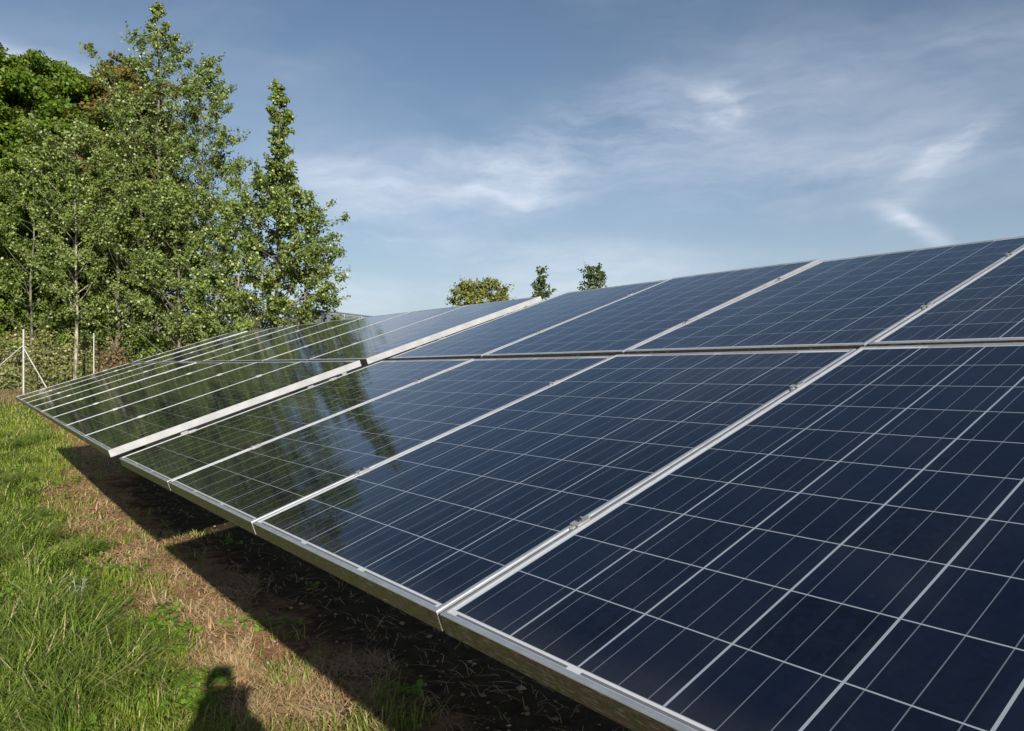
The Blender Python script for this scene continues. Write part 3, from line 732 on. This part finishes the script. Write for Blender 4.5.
# ------------------------------------------------------------------ photographer (throws the shadow in the foreground)
def skin_obj(name, pts, edges, radii, m, parent, root=0, sub=2):
    me = bpy.data.meshes.new(name); me.from_pydata(pts, edges, []); o = link(name, me, m, parent)
    sk = o.modifiers.new('skin', 'SKIN'); sk.use_smooth_shade = True
    for i, r in enumerate(radii):
        r = r if isinstance(r, tuple) else (r, r); me.skin_vertices[0].data[i].radius = r
    for i in range(len(pts)): me.skin_vertices[0].data[i].use_root = (i == root)
    s = o.modifiers.new('sub', 'SUBSURF'); s.levels = sub; s.render_levels = sub; return o
def simple(name, c, rough=.7):
    m, nt, b = mat(name); n1 = noise(nt, coord(nt), 25, 4, .6); setb(nt, b, color=mixc(nt, n1, tuple(v * .8 for v in c), c), rough=rough); return m
M_skin = simple('skin', (.45, .27, .18), .55); M_coat = simple('dark_jacket', (.045, .05, .065)); M_jean = simple('jeans', (.05, .07, .12)); M_hair = simple('brown_hair', (.05, .03, .02)); M_shoe = simple('brown_boots', (.08, .05, .03)); M_cam = simple('camera_black', (.015, .015, .015), .4)
py0 = -.30
per_ = thing('person', 'photographer in dark jacket and jeans holding up a camera, seen only as a shadow', 'person', (.13, py0, 0))
K = .94
bp = [(0, 0, .93), (0, 0, 1.10), (0, -.01, 1.28), (0, -.01, 1.42), (0, .0, 1.50), (0, .012, 1.57), (0, .02, 1.645), (0, .015, 1.71),
      (-.17, 0, 1.42), (-.25, .08, 1.28), (-.20, .20, 1.56), (-.195, .22, 1.655),
      (.17, 0, 1.42), (.25, .09, 1.26), (0, .21, 1.55), (-.075, .22, 1.655),
      (-.09, 0, .88), (-.12, .02, .48), (-.13, -.02, .09), (-.135, .10, .045), (.09, 0, .88), (.12, .02, .48), (.13, -.02, .09), (.135, .10, .045)]
bp = [(a, b_, c_ * K) for a, b_, c_ in bp]
be = [(0, 1), (1, 2), (2, 3), (3, 4), (4, 5), (5, 6), (6, 7), (3, 8), (8, 9), (9, 10), (10, 11), (3, 12), (12, 13), (13, 14), (14, 15), (0, 16), (16, 17), (17, 18), (18, 19), (0, 20), (20, 21), (21, 22), (22, 23)]
br = [(.15, .11), (.14, .10), (.155, .11), (.13, .085), (.055, .055), (.062, .07), (.082, .095), (.06, .07), .058, .045, .032, .028, .058, .045, .032, .028, (.09, .09), .062, .04, .035, (.09, .09), .062, .04, .035]
skin_obj('body', bp, be, br, M_skin, per_)
up_i = [0, 1, 2, 3, 8, 9, 10, 12, 13, 14]; mp = {a: i for i, a in enumerate(up_i)}
skin_obj('jacket', [bp[i] for i in up_i], [(mp[a], mp[b_]) for a, b_ in be if a in mp and b_ in mp], [tuple(q + .014 for q in (br[i] if isinstance(br[i], tuple) else (br[i],) * 2)) for i in up_i], M_coat, per_)
lo_i = [0, 16, 17, 18, 20, 21, 22]; mp = {a: i for i, a in enumerate(lo_i)}
skin_obj('trousers', [bp[i] for i in lo_i], [(mp[a], mp[b_]) for a, b_ in be if a in mp and b_ in mp], [tuple(q + .012 for q in (br[i] if isinstance(br[i], tuple) else (br[i],) * 2)) for i in lo_i], M_jean, per_)
skin_obj('hair', [(0, -.015, 1.60 * K), (0, -.02, 1.67 * K), (0, .0, 1.735 * K)], [(0, 1), (1, 2)], [(.075, .075), (.094, .10), (.065, .075)], M_hair, per_, 1)
for sx in (-1, 1):
    bm = bmesh.new(); add_box(bm, (sx * .135 - .05, -.10, 0.0), (sx * .135 + .05, .19, .095), .025); link('boot', bm_mesh('boot', bm, True), M_shoe, per_)
    cxh = -.135; pts = [(cxh + sx * .060, .22, 1.655 * K)]; ed = []; ra = [.03]
    for k in range(4):
        b0 = len(pts); zz = 1.632 - .019 * k; L_ = (.9, 1.0, .95, .8)[k]
        pts += [(cxh + sx * .062, .235, zz), (cxh + sx * .058, .235 + .030 * L_, zz + .002), (cxh + sx * .042, .235 + .038 * L_, zz), (cxh + sx * .026, .235 + .034 * L_, zz - .002)]
        ed += [(0, b0), (b0, b0 + 1), (b0 + 1, b0 + 2), (b0 + 2, b0 + 3)]; ra += [.0105, .0095, .0085, .0075]
    b0 = len(pts); pts += [(cxh + sx * .052, .205, 1.575), (cxh + sx * .038, .212, 1.600)]; ed += [(0, b0), (b0, b0 + 1)]; ra += [.012, .0095]
    skin_obj('hand', pts, ed, ra, M_skin, per_)
    bm = bmesh.new(); bmesh.ops.create_uvsphere(bm, u_segments=12, v_segments=8, radius=.013); 
    for v in bm.verts: v.co += Vector((sx * .033, .108, 1.655 * K))
    link('eye', bm_mesh('eye', bm, True), simple('eye_white', (.6, .6, .6), .3), per_)
bm = bmesh.new(); add_tube(bm, [(0, .105, 1.655 * K), (0, .128, 1.625 * K), (0, .115, 1.612 * K)], [.008, .014, .008], 8); link('nose', bm_mesh('nose', bm, True), M_skin, per_)
bm = bmesh.new(); add_box(bm, (-.026, .095, 1.583 * K), (.026, .108, 1.592 * K), .003); link('mouth', bm_mesh('mouth', bm, True), simple('lips', (.35, .14, .12)), per_)
camt = thing('camera', 'small black camera held up by the photographer', 'camera', (0, -.045, 1.605))
bm = bmesh.new(); add_box(bm, (-.052, -.020, .0), (.052, .010, .072), .006); add_box(bm, (.015, -.012, .070), (.035, .004, .076), .002); link('camera_body', bm_mesh('camera_body', bm), M_cam, camt)
bm = bmesh.new(); add_tube(bm, [(0, .010, .040), (0, .026, .040)], [.026, .025], 20); link('lens', bm_mesh('lens', bm), M_cam, camt)
